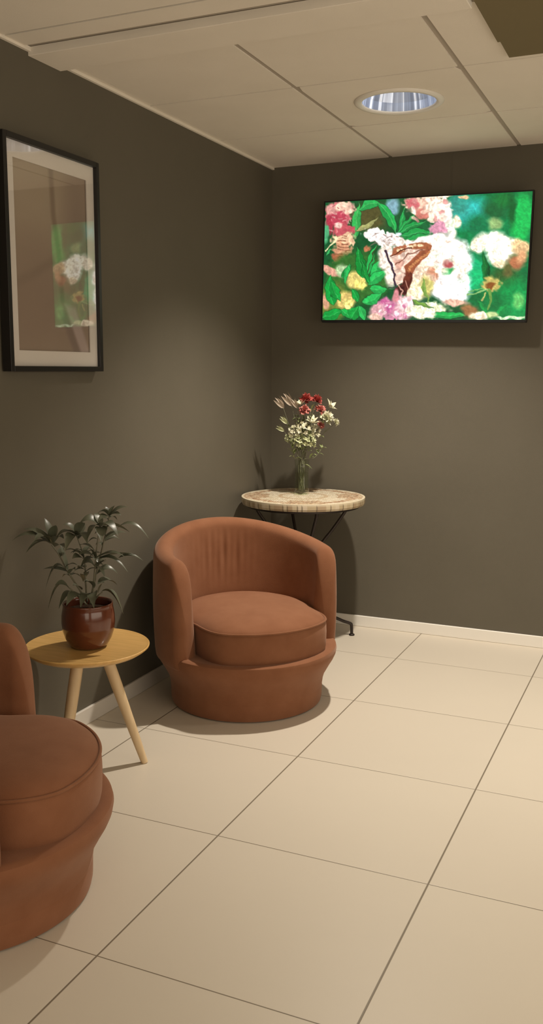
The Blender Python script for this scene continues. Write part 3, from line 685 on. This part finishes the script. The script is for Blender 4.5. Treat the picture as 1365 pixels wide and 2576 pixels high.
# top: painted polar grid (top disc + side band)
nr, na = 70, 360; v = [(0, 0, MZ)]; col = []
def mosaic(x, y, side=False):
    r = math.hypot(x, y); a = math.atan2(y, x)
    if side:
        k = (a*MR/.022); fr_ = k-math.floor(k); rr = random.Random(int(math.floor(k))*7+3)
        c = rr.choice([(196, 180, 150), (184, 166, 134), (205, 190, 165), (172, 150, 120)])
        return (120, 104, 82) if fr_ < .10 else c
    if r > MR-.012: return (214, 202, 176)
    ca, sa = cos(-CR), sin(-CR); lx = x*ca-y*sa; ly = x*sa+y*ca
    cell = (math.floor(lx/.011+.25*math.sin(ly*90)), math.floor(ly/.011)); rr = random.Random(cell[0]*7919+cell[1]*104729)
    base = rr.choice([(222, 210, 186), (212, 198, 170), (228, 218, 196), (205, 190, 160)])
    # four fan motifs towards the rim, a ring of darker stones between them
    am = (math.degrees(math.atan2(ly, lx))+360) % 90; dd = min(am, 90-am)
    if r > .165 and dd < 22:
        base = rr.choice([(150, 108, 80), (176, 138, 106), (198, 170, 138), (128, 92, 70), (205, 185, 155)]) if (math.floor(dd/4.5+r*60) % 2) else rr.choice([(214, 196, 168), (196, 172, 140)])
    elif .225 < r < .262: base = rr.choice([(172, 134, 104), (200, 174, 144), (214, 196, 168), (150, 112, 86)])
    elif .10 < r < .118: base = rr.choice([(190, 164, 132), (206, 186, 156)])
    fx = lx/.011+.25*math.sin(ly*90); fx -= math.floor(fx); fy = ly/.011-math.floor(ly/.011)
    if fx < .14 or fy < .14: return tuple(c*.82 for c in base)
    return base
col.append(mosaic(0, 0)); f = []
for i in range(1, nr+1):
    r = MR*i/nr
    for k in range(na):
        a = 2*pi*k/na; v.append((r*cos(a), r*sin(a), MZ)); col.append(mosaic(r*cos(a)*.9999, r*sin(a)*.9999))
for k in range(na): f.append((0, 1+k, 1+(k+1) % na))
for i in range(nr-1):
    for k in range(na):
        a = 1+i*na; f.append((a+k, a+na+k, a+na+(k+1) % na, a+(k+1) % na))
s0 = len(v)
for r, z in ((MR+.0005, MZ-.0008), (MR+.001, MZ-.012), (MR+.001, MZ-.024), (MR-.004, MZ-.034)):
    for k in range(na):
        a = 2*pi*k/na; v.append((r*cos(a), r*sin(a), z)); col.append(mosaic(cos(a), sin(a), True) if z < MZ-.001 else (214, 202, 176))
last = 1+(nr-1)*na
for A, B in ((last, s0), (s0, s0+na), (s0+na, s0+2*na), (s0+2*na, s0+3*na)):
    for k in range(na): f.append((A+k, B+k, B+(k+1) % na, A+(k+1) % na))
f.append(tuple(s0+3*na+k for k in range(na))[::-1])
me = bpy.data.meshes.new('tabletop'); me.from_pydata(v, [], f); me.update(); set_paint(me, lin(col)); me.materials.append(M['tabletop'])
o = bpy.data.objects.new('tabletop', me); COL.objects.link(o); o.parent = mt
MB().lathe([(.255, MZ-.034), (.268, MZ-.034), (.268, MZ-.046), (.255, MZ-.046)], 96, close=True).build('iron_rim', M['iron'], mt, auto=40)
for k in range(4):
    a = CR+radians(14+90*k); d = Vector((cos(a), sin(a), 0))
    pr = [(.225, MZ-.046), (.215, MZ-.075), (.150, MZ-.165), (.075, MZ-.26), (.040, MZ-.36), (.045, .25), (.110, .135), (.195, .082), (.243, .062), (.253, .050), (.255, .004)]
    leg = MB().tube(bez([d*r+Vector((0, 0, z)) for r, z in pr], 6), .0075, 10).build('leg', M['iron'], mt)
    MB().lathe([(0, 0), (.014, 0), (.014, .006), (.009, .009), (0, .009)], 20, c=(d.x*.255, d.y*.255, 0)).build('foot_pad', M['iron'], leg)
MB().lathe([(.036, .36), (.050, .36), (.050, .375), (.036, .375)], 40, close=True).build('leg_collar', M['iron'], mt)

# ------------------------------------------------------------------ vase and flowers
VX, VY = .284, -.278
vase = empty('glass_vase', (VX, VY, MZ), label='clear narrow glass vase of water standing on the mosaic table', cat='vase')
vh = .165
MB().lathe([(0, .001), (.033, .001), (.035, .003), (.0345, .03), (.033, .08), (.033, .13), (.036, vh), (.0345, vh+.001), (.031, .13), (.031, .08), (.0325, .03), (.031, .012), (0, .010)], 48).build('vessel', M['vase'], vase)
MB().lathe([(0, .0125), (.0295, .0135), (.0312, .03), (.0298, .08), (.0298, .105), (0, .105)], 40).build('water', M['water'], vase)
FM = 527.
def fp(u_, v_, y=0.):   # bouquet drawn in a plane facing the room
    r = (u_-761)/FM; h = (1243-v_)/FM
    return Vector((r*cos(CR)-y*sin(CR), r*sin(CR)+y*cos(CR), h))
def petals(mb, c, R, n, w, axis=Vector((0, 0, 1)), spread=(10, 85), ruff=.0, seed=0, ln=None):
    rr = random.Random(seed); q = axis.to_track_quat('Z', 'Y')
    for i in range(n):
        a = i*2.39996+rr.uniform(-.2, .2); t = i/n; el = radians(spread[0]+(spread[1]-spread[0])*t**.7)
        d = q @ Vector((sin(el)*cos(a), sin(el)*sin(a), cos(el))); l = (ln or R)*rr.uniform(.82, 1.08)
        leaf_mb(mb, c+d*R*.08, c+d*l, w*rr.uniform(.8, 1.2), sag=l*.12*rr.uniform(-.3, 1), fold=rr.uniform(-.2, .6), n=4, twist=rr.uniform(-.6, .6), up=axis)
cnt = [0]
def flower(name, u_, v_, y, kind, label, cat='flower', group=None, R=.03, colr='whitepetal', tilt=(0, 0)):
    cnt[0] += 1; i = cnt[0]
    o = empty(name, (VX, VY, MZ), label=label, cat=cat, group=group)
    R *= 1.15; h = fp(u_, v_, y); an = i*2.4; r0 = .009+.004*(i % 3); r1 = .010+.003*(i % 4)
    foot = Vector((-cos(an)*r0, -sin(an)*r0, .016)); neck = Vector((cos(an)*r1*1.1, sin(an)*r1*1.1, vh*.93))
    mid = neck.lerp(h, .5)+Vector((0, 0, .012)); 
    axis = (h-mid).normalized(); axis = (axis+Vector((tilt[0]*cos(CR)+.15*sin(CR), tilt[0]*sin(CR)-.15*cos(CR)-.1, tilt[1]))).normalized()
    pts = bez([foot, neck, mid, h], 7); n = len(pts)
    st_ = MB().tube(pts, [.0013-.0003*k/n for k in range(n)], 7).build('stem', M['fstem'], o)
    b = MB()
    if kind == 'carnation': petals(b, h-axis*R*.3, R, 46, R*.36, axis, (4, 100), seed=i)
    elif kind == 'daisy': petals(b, h, R, 22, R*.20, axis, (60, 92), seed=i)
    elif kind == 'cluster':
        rr = random.Random(i)
        for k in range(15):
            a = k*2.4; el = radians(8+88*(k/15)**.7); q = axis.to_track_quat('Z', 'Y'); d = q @ Vector((sin(el)*cos(a), sin(el)*sin(a), cos(el)))
            c_ = h+d*R*rr.uniform(.6, 1.0)-axis*R*.4; petals(b, c_, R*.42, 6, R*.15, d, (30, 80), seed=i*50+k)
            b.tube([h-axis*R*.9, c_], .0007, 5)
    elif kind == 'bud':
        a0 = axis; c_ = h
        for k in range(4):
            q = a0.to_track_quat('Z', 'Y'); d = q @ Vector((.32*cos(k*1.57), .32*sin(k*1.57), 1)).normalized()
            leaf_mb(b, h-a0*R*.3, h+d*R*1.6, R*.26, sag=0, fold=.8, n=5, up=Vector((sin(k), cos(k), 0.2)))
    elif kind == 'lily': petals(b, h, R, 7, R*.26, axis, (35, 70), seed=i)
    b.build('bloom', M[colr], o)
    lv = MB(); rr = random.Random(i+99)
    for k in range(3):
        t = rr.uniform(.45, .88); p_ = pts[int(t*(n-1))]; a = rr.uniform(0, 6.28)
        leaf_mb(lv, p_, p_+Vector((cos(a)*.032, sin(a)*.032, rr.uniform(.0, .035))), rr.uniform(.004, .007), .006, fold=.3, n=5)
    lv.build('leaves', M['fleaf'], o)
    return o
flower('red_carnation', 770, 1002, .01, 'carnation', 'flat coral-red bloom topmost in the vase bouquet, left of its twin', R=.034, colr='red', tilt=(-.2, .3))
flower('red_carnation', 797, 1004, .02, 'carnation', 'coral-red bloom at the very top right of the bouquet crown', R=.030, colr='red', tilt=(.2, .3))
flower('pink_carnation', 765, 1029, -.035, 'carnation', 'pink-red bloom in the middle of the bouquet below the topmost red ones', R=.029, colr='pinkred', tilt=(-.1, 0))
flower('pink_carnation', 806, 1028, -.03, 'carnation', 'pink-red bloom on the right just above the large white bloom', R=.029, colr='pinkred', tilt=(.2, 0))
flower('white_chrysanthemum', 822, 1047, -.035, 'carnation', 'largest white bloom at the right side of the bouquet', R=.036, colr='whitepetal', tilt=(.3, -.2))
flower('white_lily', 829, 1024, .01, 'lily', 'white pointed petals curling behind the pink bloom at right', R=.036, colr='whitepetal', tilt=(.6, -.1))
flower('white_daisy', 846, 1060, -.01, 'carnation', 'tiny white bloom at the far right tip of the bouquet', R=.020, colr='whitepetal', tilt=(.6, -.2))
flower('white_lily', 757, 1018, -.01, 'lily', 'pale open petals at upper left beside the pink-red bloom', R=.030, colr='whitepetal', tilt=(-.2, .2))
flower('peach_carnation', 808, 1066, -.03, 'carnation', 'small peach bloom under the large white bloom', R=.020, colr='pinkred', tilt=(.3, -.4))
for (u_, v_, y, R, lab) in ((742, 1082, -.02, .034, 'greenish-white blossom cluster at the left of the bouquet middle'), (764, 1074, -.035, .036, 'greenish-white blossom cluster at the top of the bouquet middle'),
        (790, 1080, -.02, .034, 'greenish-white blossom cluster right of the bouquet middle'), (752, 1104, -.04, .032, 'greenish-white blossom cluster low on the left of the bouquet'), (780, 1104, -.035, .034, 'greenish-white blossom cluster low on the right of the bouquet'), (728, 1100, 0, .022, 'small pale blossom cluster hanging at lower left of the bouquet')):
    flower('white_blossom', u_, v_, y, 'cluster', lab, group='greenish-white blossoms in the bouquet', R=R, colr='palegreen' if v_ > 1090 else 'whitepetal', tilt=((u_-764)/60, 0))
flower('white_lily', 783, 1062, -.045, 'lily', 'broad cream bloom at the heart of the bouquet', R=.040, colr='whitepetal', tilt=(.1, -.1))
for (u_, v_, y, R, lab) in ((712, 1022, 0, .030, 'leftmost dusty pink bud reaching out of the bouquet'), (733, 1016, .01, .034, 'tall dusty bud standing upright at upper left'), (747, 1022, 0, .024, 'short dusty bud between the upright bud and pale petals'), (721, 1062, -.01, .022, 'pale curled bud halfway down the left side'), (713, 1082, 0, .020, 'lowest pale bud on the left side')):
    flower('flower_bud', u_, v_, y, 'bud', lab, group='dusty buds on the left of the bouquet', R=R, colr='bud' if v_ < 1050 else 'palegreen', tilt=(-.4, 0))
# leafy sprigs
for (pts, lab) in (([(742, 1150), (736, 1128), (731, 1112)], 'leafy sprig drooping at lower left over the vase neck'), ([(790, 1150), (806, 1132), (812, 1122)], 'leafy sprig reaching out at lower right of the bouquet'), ([(765, 1100), (775, 1060), (784, 1024)], 'green sprig rising between the two pink-red blooms'),
                   ([(755, 1100), (750, 1060), (752, 1044)], 'dark green leaves left of the cream bloom'), ([(762, 1165), (772, 1168), (781, 1176)], 'pale leaf folded over the rim of the vase')):
    cnt[0] += 1; o = empty('leafy_sprig', (VX, VY, MZ), label=lab, cat='foliage')
    an = cnt[0]*2.4; P_ = [Vector((cos(an)*.012, sin(an)*.012, .02)), Vector((cos(an)*.014, sin(an)*.014, vh*.95))]+[fp(a, b2, -.025) for a, b2 in pts]
    q = bez(P_, 6); MB().tube(q, .0014, 6).build('stem', M['fstem'], o)
    lv = MB(); rr = random.Random(cnt[0]); n = len(q)
    if 'rim' in lab: leaf_mb(lv, fp(766, 1166, -.03), fp(786, 1177, -.04), .009, .006, n=6)
    else:
        for k in range(11):
            p_ = q[int((.42+.56*k/10)*(n-1))]; a = rr.uniform(0, 6.28); leaf_mb(lv, p_, p_+Vector((cos(a)*.03, sin(a)*.03, rr.uniform(-.005, .03))), rr.uniform(.005, .009), .006, fold=.3, n=5)
    lv.build('leaves', M['fleaf'], o)

# ------------------------------------------------------------------ lights
def spot(name, loc, power, size, blend, color, rad=.04):
    l = bpy.data.lights.new(name, 'SPOT'); l.energy = power; l.spot_size = radians(size); l.spot_blend = blend; l.color = color; l.shadow_soft_size = rad
    o = bpy.data.objects.new(name, l); COL.objects.link(o); o.location = loc; return o
WARM = (1, .90, .77); AMB = (1, .87, .69)
spot('lamp_light', (lampc[0], lampc[1], CH+.035), 190, 106, .9, WARM, .035)
spot('room_light', (2.75, -.95, CH-.02), 95, 120, 1.0, WARM, .06)
spot('room_light', (2.75, -2.9, CH-.02), 40, 120, 1.0, WARM, .06)
def area(name, loc, rot, sx, sy, power, color):
    l = bpy.data.lights.new(name, 'AREA'); l.shape = 'RECTANGLE'; l.size = sx; l.size_y = sy; l.energy = power; l.color = color
    o = bpy.data.objects.new(name, l); COL.objects.link(o); o.location = loc; o.rotation_euler = rot; return o
area('fill_light_front', (2.0, FW+.15, 1.0), (radians(-90), 0, radians(180)), 3.0, 1.2, 24, AMB)  # unseen soft fill added behind the camera to lift the ambient light
area('fill_light_right', (RW-.05, -3.3, 1.15), (radians(-90), 0, radians(-90)), 3.4, 1.5, 38, AMB)  # second added fill, along the right wall; no fixture stands there
w = bpy.data.worlds.new('world'); scene.world = w; w.use_nodes = True
w.node_tree.nodes['Background'].inputs[0].default_value = (.5, .42, .33, 1); w.node_tree.nodes['Background'].inputs[1].default_value = .02

# ------------------------------------------------------------------ camera
F, PITCH, YAW, ROLL = 2322.11, .15328, -.41658, .0041
fwv = Vector((sin(YAW)*cos(PITCH), cos(YAW)*cos(PITCH), -sin(PITCH))); rt = Vector((cos(YAW), -sin(YAW), 0)); up = rt.cross(fwv)
r2 = rt*cos(ROLL)+up*sin(ROLL); u2 = -rt*sin(ROLL)+up*cos(ROLL)
cd = bpy.data.cameras.new('camera'); cam = bpy.data.objects.new('camera', cd); COL.objects.link(cam)
cd.sensor_fit = 'HORIZONTAL'; cd.sensor_width = 36; cd.lens = F/1365*36; cd.clip_start = .02
m4 = Matrix((r2, u2, -fwv)).transposed().to_4x4(); m4.translation = Vector((1.93418, -4.36488, 1.29259)); cam.matrix_world = m4
scene.camera = cam
scene.view_settings.view_transform = 'Standard'
scene.view_settings.look = 'None'
scene.view_settings.exposure = 0
